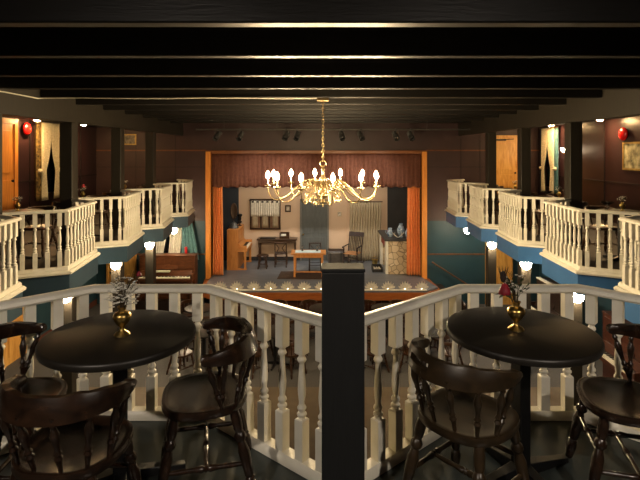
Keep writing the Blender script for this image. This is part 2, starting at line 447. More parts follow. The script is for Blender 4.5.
def make_chair(label, m, loc, rotz, slots=False, group='wooden bow back chairs at the cafe tables'):
    t = thing('wooden_chair', label, 'chair', loc, rotz, group)
    seat_g().build('seat', m, t); bow_g(slots).build('back_rail', m, t)
    for q in SPT: spindle(G(), q).build('spindle', m, t)
    for sx in (1,-1):
        for sy in (1,-1):
            a, b = leg_ends(sx, sy); G().turned(a, b, LEGP, 12).build('leg', m, t)
    mids = []
    for sy in (1,-1):
        a = at_h(*leg_ends(1,sy), .17); b = at_h(*leg_ends(-1,sy), .17); mids.append((a+b)/2)
        G().turned(a, b, STP, 9).build('stretcher', m, t)
    G().turned(mids[0], mids[1], STP, 9).build('stretcher', m, t)
    G().turned(at_h(*leg_ends(1,1), .25), at_h(*leg_ends(1,-1), .25), STP, 9).build('stretcher', m, t)
    return t
R = math.radians
make_chair('dark wooden bow back chair in the left foreground, seen from behind', CHAIRW, (-1.015,1.985,0), R(86))  # crest has the same wood colour as the rest
make_chair('dark wooden bow back chair right of the left table, turned side on', CHAIRW, (-.578,2.415,0), R(193))
make_chair('dark wooden bow back chair left of the left table, cut off by the photo edge', CHAIRW, (-1.49,2.35,0), R(2))
make_chair('walnut brown slotted crest chair left of the right table, beside the black post', CHAIRB, (.68,2.225,0), R(41), True)
make_chair('wooden chair with shiny bare seat at the right edge of the photo', CHAIRW, (1.50,2.35,0), R(165))
# plain copies for the far furniture
def make_far_chair(label, loc, rotz, group):
    t = thing('wooden_chair', label, 'chair', loc, rotz, group)
    seat_g().build('seat', DKWOOD, t)
    g = bow_g(False)
    for q in SPT: spindle(g, q)
    g.build('backrest', DKWOOD, t)
    for sx in (1,-1):
        for sy in (1,-1):
            a, b = leg_ends(sx, sy); G().turned(a, b, LEGP, 8).build('leg', DKWOOD, t)
    g = G()
    for sy in (1,-1): g.turned(at_h(*leg_ends(1,sy), .17), at_h(*leg_ends(-1,sy), .17), STP, 7)
    g.turned((0,.18,.17), (0,-.18,.17), STP, 7)
    g.build('stretcher', DKWOOD, t)
    return t

# ------------------------------------------------------------------ cafe tables
def make_table(name, label, loc, r, h, group, m=TABLETOP, rotz=.4):
    t = thing(name, label, 'table', loc, rotz, group)
    G().lathe([(r-.012,h-.038),(r-.003,h-.034),(r,h-.026),(r,h-.010),(r-.004,h-.003),(r-.012,h)], 72).build('table_top', m, t)
    B(-.034,.034,-.034,.034,.05,h-.05).build('column', BLACKMET, t, bevel=.004)
    G().lathe([(.02,h-.05),(.12,h-.046),(.12,h-.038),(.02,h-.038)], 20).build('mounting_plate', BLACKMET, t)
    for k in range(4):
        M = Matrix.Rotation(k*PI/2, 4, 'Z')
        g = G(); e = r*.86
        vs = [(.02,-.03,.012),(e,-.022,.004),(e,.022,.004),(.02,.03,.012),(.02,-.03,.075),(e,-.018,.028),(e,.018,.028),(.02,.03,.075)]
        g.add(vs, [(3,2,1,0),(4,5,6,7),(0,1,5,4),(1,2,6,5),(2,3,7,6),(3,0,4,7)], M)
        g.lathe([(.018,0),(.018,.006)], 10, M @ Matrix.Translation((e-.02,0,0)))
        g.build('foot', BLACKMET, t, bevel=.003)
    return t
make_table('cafe_table', 'round dark cafe table on the left, holding a vase of white blossoms', (-.995,2.39,0), .365, .75, 'round cafe tables in front')
make_table('cafe_table', 'round dark cafe table on the right, holding a vase with a red rose', (1.02,2.44,0), .368, .75, 'round cafe tables in front')

VASEP = [(.036,0),(.037,.004),(.030,.012),(.014,.022),(.010,.032),(.013,.040),(.028,.056),(.038,.074),(.0415,.088),(.039,.098),(.030,.106),(.019,.112),(.0165,.120),(.020,.130),(.022,.134),(.016,.132),(.012,.118)]
def make_vase(label, loc, k=1., group='brass urn vases'):
    return tag(place(G().lathe([(r*k,z*k) for r, z in VASEP], 28).build('brass_vase', BRASS), loc), label, 'vase', group)
def place(o, loc, rz=0):
    o.location = loc; o.rotation_euler = (0,0,rz); return o
def blossom(g, c, r, n=5):
    for k in range(n):
        a = 2*PI*k/n+random.random(); g.ball((c[0]+r*.7*math.cos(a), c[1]+r*.7*math.sin(a), c[2]+r*.2*random.random()), r*.62, 6, .7)
    g.ball(c, r*.5, 6)
def rose(g, c, r):
    for ring, n, rr, lift in ((0,6,1.,.0),(1,5,.72,.25),(2,4,.42,.42)):
        for k in range(n):
            a = 2*PI*(k+.5*ring)/n
            M = Matrix.Translation(Vector(c)+Vector((math.cos(a)*r*rr*.55, math.sin(a)*r*rr*.55, r*lift))) @ Matrix.Rotation(a,4,'Z') @ Matrix.Rotation(R(-22),4,'Y')
            g.ball((0,0,0), r*.56, 8, 1.25, M @ Matrix.Diagonal((.45,1,1,1)))
    g.ball((c[0],c[1],c[2]+r*.35), r*.36, 8)
def leaf(g, p, d, w):
    p = Vector(p); d = Vector(d); s_ = d.cross(Vector((0,0,1))); s_ = s_.normalized()*w if s_.length > 1e-4 else Vector((w,0,0))
    u = Vector((0,0,.002)); m = p+d*.5+Vector((0,0,d.length*.08))
    g.add([p+u, m+s_, p+d, m-s_, m+u*3, p-u, m-u*2], [(0,1,4),(1,2,4),(2,3,4),(3,0,4),(5,6,1),(1,6,2),(2,6,3),(3,6,5)])
def bouquet(label, loc, spec):
    "spec: list of (kind, count, spread, height)"
    t = thing('flower_bouquet', label, 'flowers', loc, 0, None)
    st = G(); parts = {}
    for kind, n, spread, h0, h1 in spec:
        for _ in range(n):
            a = random.random()*2*PI; r = spread*math.sqrt(random.random()); z = h0+(h1-h0)*random.random()
            tip = Vector((r*math.cos(a), r*math.sin(a), z)); mid = Vector((tip.x*.35, tip.y*.35, z*.55))
            st.tube([(tip.x*.02,tip.y*.02,-.07), mid*.5, mid, tip], [.0012,.001,.0008,.0005], 4)
            if kind == 'blossom':
                g = parts.setdefault('blossoms', (G(), PETALW))[0]
                blossom(g, tip, .0066)
                for _2 in range(2):
                    q = tip+Vector((random.uniform(-.016,.016),random.uniform(-.016,.016),random.uniform(-.016,.01)))
                    st.tube([mid.lerp(tip,.6), q], .0006, 3); blossom(g, q, .0058)
            elif kind == 'leaf':
                g = parts.setdefault('leaves', (G(), GREENL))[0]
                leaf(g, mid.lerp(tip,.7), (tip-mid)*.6, .010)
                leaf(g, mid.lerp(tip,.4), Vector((tip.y, -tip.x, .02))*.6, .008)
            elif kind == 'twig':
                for _2 in range(3):
                    st.tube([mid.lerp(tip,.3+.2*_2), tip+Vector((random.uniform(-.03,.03),random.uniform(-.03,.03),random.uniform(-.02,.02)))], .0007, 3)
    st.build('stems', STEMM, t)
    for k, (g, m) in parts.items():
        o = g.build(k, m, t)
        if k == 'blossoms': o['kind'] = 'stuff'
    return t
def add_rose(t, off, r, m=ROSE):
    g = G(); rose(g, off, r); g.build('rose', m, t)
    g = G()
    for k in range(5): leaf(g, (off[0],off[1],off[2]-r*.6), (math.cos(k*1.26)*r*1.5, math.sin(k*1.26)*r*1.5, -.3*r), r*.35)
    g.tube([(0,0,-.07),(off[0]*.4,off[1]*.4,off[2]*.4),(off[0],off[1],off[2]-r*.4)], .0016, 5)
    g.build('rose_leaves', GREENL, t)
V1 = (-.975,2.365,.75); V2 = (.995,2.435,.75)
make_vase('small brass urn vase on the left cafe table', V1, 1.04)
make_vase('small brass urn vase on the right cafe table', V2, 1.06)
b1 = bouquet('spray of tiny white blossoms and dry twigs in the left table vase', (V1[0],V1[1],V1[2]+.14), [('blossom',50,.085,.015,.135),('twig',9,.10,.09,.19),('leaf',5,.07,.04,.10)])
add_rose(b1, (.072,.03,.150), .015, ROSE)
b2 = bouquet('dark bouquet with a deep red rose in the right table vase', (V2[0],V2[1],V2[2]+.143), [('leaf',22,.07,.03,.12),('blossom',7,.06,.06,.14),('twig',7,.07,.08,.16)])
add_rose(b2, (-.062,-.01,.058), .034)
g = G()
g.ball((-.066,0,.125), .016, 10, 1.9); g.tube([(0,0,-.07),(-.03,0,.03),(-.066,0,.11)], .0014, 5)
for k in range(9): g.tube([(-.066+.012*math.cos(k*.7),.012*math.sin(k*.7),.13), (-.066+.026*math.cos(k*.7),.026*math.sin(k*.7),.175)], [.0025,.0006], 5)
g.build('seed_head', mat('dark dried seed head', (52,36,30), .8, rgb2=(34,24,20), scale=30), b2)

# ------------------------------------------------------------------ side balcony boxes: table, chairs, vase
tb0 = ch0 = None
for s in (-1, 1):
    for j, c in enumerate(CEN):
        x = s*4.58
        lab = f'dark round table in the {SIDE[s]} balcony box {ORD[j]}'
        if tb0 is None: tb0 = make_table('cafe_table', lab, (x,c,0), .34, .75, 'tables in the balcony boxes')
        else: dup(tb0, (x,c,0), .4, lab)
        for dy, wd in ((-.62,'near'),(.62,'stage')):
            lab = f'dark wooden chair on the {wd} side of the {SIDE[s]} box table {ORD[j]}'
            loc = (x-s*.02, c+dy*.76, 0); rz = R(90) if dy < 0 else R(-90)
            if dy < 0: loc = (x+s*.05, c+dy*.76, 0)
            if ch0 is None: ch0 = make_far_chair(lab, loc, rz, 'chairs in the balcony boxes')
            else: dup(ch0, loc, rz, lab, 'chairs in the balcony boxes')
        if j == 0: continue
        loc = (x-s*(.0), c-.03, .75)
        if s > 0 and j == 2: loc = (x+.05,c,.75)
        kinds = {(-1,1):'white', (-1,2):'pink', (-1,3):'gold', (-1,4):'white', (1,1):'white', (1,2):'white', (1,3):'gold', (1,4):'white'}[(s,j)]
        make_vase(f'little brass vase on the {SIDE[s]} box table {ORD[j]}', loc, 1.05, 'brass vases in the balcony boxes')
        t = bouquet({'white':f'small pale posy in the {SIDE[s]} balcony box {ORD[j]}', 'pink':f'pink flower posy in the {SIDE[s]} balcony box {ORD[j]}', 'gold':f'dried straw coloured posy in the {SIDE[s]} balcony box {ORD[j]}'}[kinds],
                    (loc[0],loc[1],loc[2]+.138), [('blossom',14,.07,.03,.09),('leaf',6,.07,.02,.07)])
        if kinds == 'pink': add_rose(t, (.01,0,.10), .04, PINK)
# glass bowls on the right boxes
def glass_bowl(label, loc):
    return tag(place(G().lathe([(.045,0),(.046,.004),(.008,.012),(.007,.06),(.03,.075),(.075,.095),(.11,.125),(.106,.125),(.07,.10),(.02,.082)], 24).build('glass_dish', CLEAR), loc), label, 'dish', 'footed glass dishes')
glass_bowl('footed clear glass dish on the right box table fourth from the stage', (4.50,7.52,.75))
glass_bowl('footed clear glass dish on the right box table third from the stage', (4.50,9.52,.75))

# ------------------------------------------------------------------ main floor tables and chairs
ht0 = hc0 = None
NUM = ['first','second','third','fourth','fifth','sixth']
for row, (yy, xs) in enumerate(((12.35,(-3.1,-1.5,.1,1.7,3.2)), (10.75,(-2.6,-1.0,.75,2.4)))):
    rn = ('stage row', 'nearer row')[row]
    for i, x in enumerate(xs):
        lab = f'dark round hall table, {NUM[i]} from the left in the {rn}'
        if ht0 is None: ht0 = make_table('hall_table', lab, (x,yy,HALL), .38, .75, 'tables on the main floor')
        else: dup(ht0, (x,yy,HALL), .4+i, lab)
        for a, wd in ((228,'near left'),(312,'near right'),(128,'far left'),(48,'far right')):
            aa = R(a+4*((i+row) % 2))
            loc = (x+.60*math.cos(aa), yy+.56*math.sin(aa), HALL)
            lab = f'brown hall chair {wd} of the {NUM[i]} table from left, {rn}'
            if hc0 is None: hc0 = make_far_chair(lab, loc, aa+PI, 'chairs on the main floor')
            else: dup(hc0, loc, aa+PI, lab)

# ------------------------------------------------------------------ upright pianos
def make_piano(name, label, loc, rotz, L, H, m, dk=.36, shelf=None):
    t = thing(name, label, 'piano', loc, rotz)
    g = B(0,dk,-L/2,L/2,.06,H-.03); g.box(-.005,dk+.015,-L/2-.012,L/2+.012,H-.03,H); g.box(-.004,dk+.01,-L/2-.008,L/2+.008,0,.06)
    g.build('case', m, t, bevel=.006)
    B(dk,dk+.30,-L/2,L/2,.60,.68).build('key_bed', m, t, bevel=.006)
    for sy in (1,-1):
        B(dk,dk+.29,sy*(L/2-.03)-.03,sy*(L/2-.03)+.03,.68,.80).build('key_block', m, t, bevel=.008)
        g = B(dk+.20,dk+.27,sy*(L/2-.05)-.035,sy*(L/2-.05)+.035,.0,.60)
        g.build('leg', m, t, bevel=.01)
        B(dk,dk+.28,sy*(L/2-.05)-.03,sy*(L/2-.05)+.03,0,.05).build('toe', m, t, bevel=.006)
    g = G(); n = 50; w = (L-.14)/n
    for k in range(n): g.box(dk+.10,dk+.285,-L/2+.07+k*w+.001,-L/2+.07+(k+1)*w-.001,.68,.71)
    g.build('white_keys', IVORY, t, smooth=False)
    g = G()
    for k in range(n-1):
        if k % 7 in (2,6): continue
        y = -L/2+.07+(k+1)*w; g.box(dk+.10,dk+.20,y-w*.28,y+w*.28,.71,.722)
    g.build('black_keys', EBONY, t, smooth=False)
    g = G().add([(dk+.0,-L/2+.07,.70),(dk+.10,-L/2+.07,.70),(dk+.10,L/2-.07,.70),(dk,L/2-.07,.70),(dk,-L/2+.07,.86),(dk+.03,-L/2+.07,.86),(dk+.03,L/2-.07,.86),(dk,L/2-.07,.86)],
                [(3,2,1,0),(4,5,6,7),(0,1,5,4),(1,2,6,5),(2,3,7,6),(3,0,4,7)])
    g.build('fallboard', m, t)
    for a, b in ((-L/2+.08,-.05*L),(.05*L,L/2-.08)):
        g = G().box(dk,dk+.012,a,b,.92,H-.08)
        g.build('front_panel', m, t, bevel=.005)
    B(dk,dk+.012,-L/2+.1,L/2-.1,.12,.54).build('lower_panel', m, t, bevel=.005)
    M = Matrix.Translation((dk+.03,0,.90)) @ Matrix.Rotation(R(-14),4,'Y')
    B(-.01,.01,-.32,.32,0,.24,M).build('music_desk', m, t, bevel=.003)
    if shelf: shelf(t)
    return t
def fancy(t):
    B(.36+.05,.36+.17,-.50,.12,.84,.875).build('key_reflection', IVORY, t, smooth=False)  # ivory bar stands in for the reflection of the keys
make_piano('upright_piano', 'tall mahogany upright piano with white keys under the left balcony', (-4.60,14.80,HALL+.33), R(-90), 1.66, 1.31, PIANOW, .36, fancy)
tag(place(B(-1.1,1.1,-.75,0,0,.33).build('low_platform', PIANOD, bevel=.01), (-4.60,14.98,HALL)), 'low dark platform under the mahogany piano', 'platform')
make_piano('upright_piano', 'red mahogany upright piano under the right balcony, behind the right table', (6.25,9.28,HALL), R(180), 1.45, 1.44, PIANOR)
def topedge(t):
    B(.30,.40,-.6,.25,1.43,1.46).build('white_shelf_edge', CREAM, t, label='white strip on the top front')
make_piano('upright_piano', 'near black upright piano with pale keys beyond the red one', (6.10,12.05,HALL), R(180), 1.35, 1.42, PIANOD, .36, topedge)
make_piano('upright_piano', 'honey oak upright piano at the left of the stage', (-3.07,16.45,STG), 0, 1.25, 1.33, PIANOO)
o = tag(place(G().lathe([(.035,0),(.04,.01),(.04,.19),(.035,.20),(.01,.205)], 20).build('pillar_candle', REDC), P(186,255,14.72)), 'red pillar candle on top of the mahogany piano', 'candle')
o.location.z = HALL+1.64
# ornament on the near bay of the red piano
def small_vase(label, loc, m, k=1., name='vase', cat='vase'):
    return tag(place(G().lathe([(.05*k,0),(.055*k,.01*k),(.04*k,.03*k),(.075*k,.10*k),(.085*k,.16*k),(.06*k,.22*k),(.035*k,.26*k),(.045*k,.29*k),(.03*k,.285*k)], 20).build(name, m), loc), label, cat)
t = small_vase('small white china jar on the red mahogany piano', (6.05,8.95,HALL+1.44), CHINA, .8)
g = G(); rose(g, (0,0,0), .06); o = g.build('cloth_rose', mat('yellow petals', (226,196,90), .6, scale=20)); place(o, (6.05,8.95,HALL+1.44+.25)); tag(o, 'pale yellow bloom in the china jar on the red piano', 'flower')

# ------------------------------------------------------------------ stage
struct(G().prism([(-3.35,13.85),(-2.95,13.5),(3.0,13.5),(3.40,13.85),(3.17,15.0),(3.7,15.2),(3.7,17.6),(-3.8,17.6),(-3.8,15.2),(-3.40,15.0)], STG-.05, STG).build('stage_floor', STAGEF, smooth=False))
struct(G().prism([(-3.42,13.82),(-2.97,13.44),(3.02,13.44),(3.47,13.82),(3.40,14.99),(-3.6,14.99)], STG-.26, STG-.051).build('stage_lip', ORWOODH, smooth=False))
g = G().prism([(-3.2,13.95),(-2.9,13.65),(2.95,13.65),(3.25,13.95),(3.25,14.98),(-3.3,14.98)], HALL, STG-.26)
for k in range(22):
    x = -2.85+k*.272; g.box(x-.03,x+.03,13.60,13.66,HALL,STG-.26)
struct(g.build('stage_front', PIANOR, smooth=False))
B(-2.95,3.0,13.50,13.53,STG,STG+.035).build('trim_lit_edge', CREAM, smooth=False)['kind'] = 'structure'  # pale strip in place of the light along the stage floor edge
# proscenium frame
t = thing('proscenium_frame', 'orange wooden frame around the stage opening', 'frame', (0,YF,0))
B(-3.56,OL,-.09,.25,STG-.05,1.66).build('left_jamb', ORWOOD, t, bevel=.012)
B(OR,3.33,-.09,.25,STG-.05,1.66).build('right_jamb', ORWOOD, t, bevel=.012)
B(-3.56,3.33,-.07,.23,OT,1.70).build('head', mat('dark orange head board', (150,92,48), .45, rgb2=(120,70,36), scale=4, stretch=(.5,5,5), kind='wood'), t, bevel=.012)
# drapes
def drape(fn, nu, nv, name, m, parent=None, solid=.008):
    return G().sheet(fn, nu, nv).build(name, m, parent, solid=solid)
def leg_curtain(x0, x1, y, folds, flare):
    def fn(u, v):
        z = .62+(STG+.03-.62)*v
        return (x0+(x1-x0)*u+flare*v*(u-.5), y+(.045+.02*v)*math.sin(2*PI*folds*u+.4*math.sin(3*v)), z)
    return fn
tag(drape(leg_curtain(-3.37,-3.08,15.13,5,.06), 60, 16, 'stage_curtain', ORCURT), 'orange stage curtain hanging at the left side of the stage', 'curtain', 'orange leg curtains')
tag(drape(leg_curtain(2.76,3.14,15.13,5,.06), 60, 16, 'stage_curtain', ORCURT), 'orange stage curtain hanging at the right side of the stage', 'curtain', 'orange leg curtains')
def val(u, v):
    x = -3.385+6.54*u
    return (x, 15.02+.03*math.sin(2*PI*46*u)*(.4+.6*v)+.02*math.sin(2*PI*13*u), 1.60+(.55+.02*math.sin(2*PI*23*u)-1.60)*v)
tag(drape(val, 560, 8, 'stage_valance', VALANCE), 'russet pleated valance across the top of the stage', 'valance')
# set walls
YB = 17.25
struct(B(-2.92,2.42,YB,YB+.1,STG,2.2).build('wall_stage_back', BEIGE, smooth=False))
struct(B(-3.8,-2.92,YB,YB+.1,STG,2.2).build('wall_stage_left', NAVY, smooth=False))
struct(B(2.42,3.7,YB,YB+.1,STG,2.2).build('wall_stage_right', DARKSET, smooth=False))
struct(B(-3.9,-3.8,YF+.2,YB+.1,STG,2.2).build('wall_stage_wing_left', NAVY, smooth=False))
struct(B(3.7,3.8,YF+.2,YB+.1,STG,2.2).build('wall_stage_wing_right', DARKSET, smooth=False))
struct(B(-3.9,3.8,YF+.2,YB+.1,2.2,2.3).build('ceiling_stage', DARKSET, smooth=False))
struct(B(-2.92,2.42,YB-.02,YB-.001,STG,STG+.14).build('baseboard_stage', DARKSET, smooth=False))
# stage window with cafe curtain
t = thing('stage_window', 'small window with a lace cafe curtain on the stage back wall', 'window', (-1.965,YB-.001,-.58))
g = G(); w, h = .55, .55
g.box(-w,w,-.06,-.0,-h,-h+.06).box(-w,w,-.06,-.0,h-.06,h).box(-w,-w+.06,-.06,0,-h,h).box(w-.06,w,-.06,0,-h,h).box(-.18,-.13,-.05,0,-h,h).box(.13,.18,-.05,0,-h,h)
g.build('window_frame', DKWOOD, t)
B(-w+.05,w-.05,-.02,-.005,-h+.05,h-.05).build('pane', mat('warm pane', (150,116,92), .3, rgb2=(120,92,74), scale=4), t)
G().sheet(lambda u, v: (-w+.04+(2*w-.08)*u, -.085+.014*math.sin(u*2*PI*13), h-.06-.56*v), 104, 6).build('lace_curtain', WHITECL, t, solid=.004)
g = G()
for k in range(6): g.box(-.48+k*.175,-.40+k*.175,-.106,-.1,h-.13,h-.075)
g.build('curtain_tab', EBONY, t)
g = G()
for cx in (-.36,.36,.0): g.sheet(lambda u, v, cx=cx: (cx-.09+.18*u, -.07+.01*math.sin(u*2*PI*3), -.02-.45*v), 18, 4)
g.build('lower_curtain', LINEN, t, solid=.004)
G().tube([(-w-.03,-.085,h-.055),(w+.03,-.085,h-.055)], .012, 8).build('rod', DKWOOD, t)
# stage door and doorway curtain
t = thing('stage_door', 'dark grey panelled door in the stage back wall', 'door', (-.20,YB-.002,STG))
g = B(-.52,-.46,-.06,0,0,2.22); g.box(.46,.52,-.06,0,0,2.22).box(-.52,.52,-.06,0,2.16,2.22); g.build('door_frame', mat('grey door frame', (112,110,104), .5, scale=6), t)
B(-.46,.46,-.035,0,0,2.16).build('door_leaf', STAGEDOOR, t)
for a, b, c, d in ((-.38,-.04,.15,.85),(.04,.38,.15,.85),(-.38,-.04,1.0,2.0),(.04,.38,1.0,2.0)): B(a,b,-.05,-.034,c,d).build('door_panel', STAGEDOOR, t, bevel=.01)
G().ball((-.40,-.07,.95), .03, 10).build('door_knob', BRASS, t)
t = thing('doorway_curtain', 'grey linen curtain filling the doorway beside the rocking chair', 'curtain', (1.62,YB-.05,STG))
G().sheet(lambda u, v: (-.56+1.12*u+.015*math.sin(9*v), -.02+.028*math.sin(u*2*PI*12+.5*math.sin(4*v)), 2.10-2.08*v), 120, 10).build('cloth', LINEN, t, solid=.005)
G().tube([(-.62,-.02,2.12),(.62,-.02,2.12)], .018, 8).build('rod', DKWOOD, t)
g = B(-.63,-.57,-.02,.05,0,2.18); g.box(.57,.63,-.02,.05,0,2.18); g.build('jamb', BEIGE, t)
def framed(name, label, loc, w, h, mp, mf, rotz=0, bw=.03):
    t = thing(name, label, 'picture', loc, rotz)
    g = G(); g.box(-w/2,w/2,-.03,0,-h/2,-h/2+bw).box(-w/2,w/2,-.03,0,h/2-bw,h/2).box(-w/2,-w/2+bw,-.03,0,-h/2+bw,h/2-bw).box(w/2-bw,w/2,-.03,0,-h/2+bw,h/2-bw)
    g.build('picture_frame', mf, t, smooth=False)
    B(-w/2+bw,w/2-bw,-.014,-.002,-h/2+bw,h/2-bw).build('print', mp, t, smooth=False)
    return t
p = P(288,208.5,YB); framed('small_picture', 'tiny dark framed picture between stage window and door', (p.x,YB-.002,p.z), .21,.25, mat('white card print', (226,216,196), .6, rgb2=(150,140,124), scale=16), DKWOOD, 0, .05)
p = P(339.5,214,YB); framed('small_picture', 'tiny pale card on the wall right of the stage door', (p.x,YB-.002,p.z), .14,.17, mat('white card', (222,212,196), .6, rgb2=(90,84,80), scale=14), LINEN, 0, .02)
t = thing('oval_plaque', 'dark oval plaque on the navy stage wall', 'plaque', (P(234,211,YB).x,YB-.002,P(234,211,YB).z))
G().lathe([(.2,0),(.2,.025),(.17,.03),(.14,.02),(.001,.02)], 28, Matrix.Rotation(R(90),4,'X') @ Matrix.Diagonal((.62,1.45,1,1))).build('plaque', mat('bronze plaque', (84,66,52), .4, .3, scale=9), t)
# lamp and bowl on stage piano
t = thing('oil_lamp', 'black oil lamp on the honey oak piano', 'lamp', (-2.80,16.75,STG+1.33))
G().lathe([(.07,0),(.07,.015),(.02,.03),(.02,.08),(.07,.11),(.075,.15),(.03,.18)], 20).build('base', BLACKMET, t)
G().lathe([(.035,.18),(.06,.24),(.05,.30),(.09,.36),(.085,.40),(.03,.42)], 20).build('lamp_shade', BLACKMET, t)
tag(place(G().lathe([(.17,0),(.175,.015),(.14,.09),(.10,.15),(.05,.19),(.015,.20),(.02,.225),(.001,.235)], 26).build('domed_dish_cover', GREYMET), (-2.92,16.25,STG+1.33)), 'dull grey domed cover on the honey oak piano', 'dish cover')
# writing desk group
t = thing('writing_desk', 'dark narrow desk against the stage back wall under the window', 'desk', (-1.5,16.95,STG))
B(-.70,.70,-.24,.24,.82,.86).build('desk_top', DKWOOD, t, bevel=.006)
B(-.66,.66,-.2,.2,.72,.82).build('apron', DKWOOD, t)
for sx in (1,-1):
    for sy in (1,-1): G().turned((sx*.62,sy*.18,0),(sx*.62,sy*.18,.72), [(.018,0),(.03,.1),(.022,.3),(.03,.6),(.022,.75),(.032,.85),(.032,1)], 10).build('leg', DKWOOD, t)
tag(place(B(-.27,.27,-.12,.12,0,.04).build('closed_folder', EBONY, bevel=.008), (-1.83,16.9,STG+.86)), 'flat dark folder lying on the writing desk', 'folder')
t = thing('desk_crate', 'little open box standing on the writing desk', 'box', (-1.25,16.95,STG+.86))
g = B(-.17,.17,-.12,.12,0,.02); g.box(-.17,-.15,-.12,.12,.02,.2).box(.15,.17,-.12,.12,.02,.2).box(-.15,.15,.10,.12,.02,.2).box(-.15,.15,-.12,-.10,.02,.09)
g.build('carcass', DKWOOD, t); B(-.12,.05,-.06,.06,.021,.14).build('paper', WHITECL, t)
def x_chair(label, loc, rotz, m=DKWOOD):
    t = thing('cross_back_chair', label, 'chair', loc, rotz)
    B(-.2,.2,-.21,.21,.43,.46).build('seat', m, t, bevel=.01)
    for sx, sy in ((1,1),(1,-1)): G().turned((sx*.18,sy*.19,0),(sx*.17,sy*.18,.43), LEGP, 8).build('leg', m, t)
    for sy in (1,-1): G().tube([(-.22,sy*.19,0),(-.19,sy*.19,.43),(-.24,sy*.19,.86)], .018, 8).build('leg', m, t)
    g = G()
    g.tube([(-.24,-.2,.84),(-.24,.2,.84)], .026, 8)
    for sy in (1,-1): g.tube([(-.235,sy*.18,.82),(-.225,sy*.05,.66),(-.20,sy*.16,.48)], .015, 6)
    g.tube([(-.21,-.19,.5),(-.21,.19,.5)], .014, 6)
    g.build('cross_back', m, t)
    G().tube([(.18,-.19,.2),(.18,.19,.2)], .012, 6).build('stretcher', m, t); G().tube([(-.2,-.19,.2),(-.2,.19,.2)], .012, 6).build('stretcher', m, t)
x_chair('dark chair with crossed curved back at the writing desk', (-1.33,16.42,STG), R(90))
x_chair('black chair pushed in behind the stage table', (-.16,15.85,STG), R(-90), PIANOD)
t = thing('piano_stool', 'small dark stool beside the stage piano', 'stool', (-1.92,16.1,STG))
G().lathe([(.17,.40),(.2,.41),(.205,.43),(.19,.45),(.05,.445)], 22).build('seat', DKWOOD, t)
for a in (45,135,225,315): G().turned((.2*math.cos(R(a)),.2*math.sin(R(a)),0),(.12*math.cos(R(a)),.12*math.sin(R(a)),.405), LEGP, 8).build('leg', DKWOOD, t)
g = G()
for a in (45,135): g.tube([(.17*math.cos(R(a)),.17*math.sin(R(a)),.14),(-.17*math.cos(R(a)),-.17*math.sin(R(a)),.14)], .011, 6)
g.build('stretcher', DKWOOD, t)
# stage table
t = thing('stage_table', 'light orange wooden table at the front centre of the stage', 'table', (-.36,15.15,STG+.012))
B(-.55,.55,-.30,.30,.70,.745).build('table_top', PIANOO, t, bevel=.01)
B(-.46,.46,-.24,.24,.60,.70).build('apron', PIANOO, t, bevel=.004)
for sx in (1,-1):
    for sy in (1,-1): B(sx*.43-.03,sx*.43+.03,sy*.22-.03,sy*.22+.03,0,.60).build('leg', PIANOO, t, bevel=.005)
    B(sx*.43-.02,sx*.43+.02,-.2,.2,.09,.13).build('side_stretcher', PIANOO, t)
B(-.42,.42,-.02,.02,.09,.125).build('long_stretcher', PIANOO, t)
tag(place(G().sheet(lambda u, v: (-.40+.80*u, -.2+.4*v, .008+.003*math.sin(u*21)*math.sin(v*17)), 24, 12).build('white_cloth', mat('pale blue white cloth', (206,224,226), .8, scale=14), solid=.004), (-.38,15.15,STG+.757)), 'pale cloth spread on the orange stage table', 'cloth')
for k, (x, yy) in enumerate(((-.56,15.2),(-.09,15.2))):
    t = thing('oil_lamp', ('dark little oil lamp at the left end of the stage table','dark little oil lamp at the right end of the stage table')[k], 'lamp', (x,yy,STG+.772), 0, 'lamps on the stage table')
    G().lathe([(.04,0),(.042,.01),(.02,.02),(.035,.05),(.03,.075),(.012,.085)], 16).build('base', GREYMET, t)
    G().lathe([(.014,.085),(.024,.11),(.018,.15),(.013,.18)], 14).build('lamp_chimney', CLEAR, t)
tag(place(G().prism([(-.7,-.4),(.78,-.45),(.80,.5),(-.65,.5)], 0, .012).build('rug', RUGM), (-.62,15.15,STG)), 'brown rug under the orange stage table', 'rug')
# rocking chair
t = thing('rocking_chair', 'dark slatted rocking chair in front of the linen curtain', 'chair', (1.12,16.55,STG), R(-115))
m = mat('dark red brown rocker', (46,26,22), .5, rgb2=(32,18,16), scale=7)
B(-.22,.24,-.24,.24,.40,.44).build('seat', mat('tan cane seat', (176,128,84), .6, rgb2=(140,96,58), scale=30), t, bevel=.012)
for sy in (1,-1):
    G().tube([(x, sy*.24, .015+.35*(x*x)*.45) for x in (-.5,-.35,-.2,0,.2,.35,.45)], .018, 8).build('rocker', m, t)
    G().turned((.2,sy*.24,.03),(.2,sy*.24,.62), LEGP, 8).build('leg', m, t)
    G().tube([(-.2,sy*.24,.03),(-.22,sy*.24,.42),(-.40,sy*.25,1.05)], .02, 8).build('leg', m, t)
    G().tube([(-.29,sy*.25,.66),(0,sy*.26,.65),(.26,sy*.26,.64)], [.018,.022,.03], 8).build('armrest', m, t)
for k in range(7):
    y = -.18+.06*k; G().tube([(-.21,y,.44),(-.29,y,.70),(-.375,y,.97)], .011, 6).build('slat', m, t)
M = Matrix.Translation((-.385,0,1.0)) @ Matrix.Rotation(R(-16),4,'Y')
B(-.015,.015,-.28,.28,-.07,.09,M).build('crest_rail', m, t, bevel=.01)
for x in (.2,-.2): G().tube([(x,-.24,.22),(x,.24,.22)], .012, 6).build('stretcher', m, t)
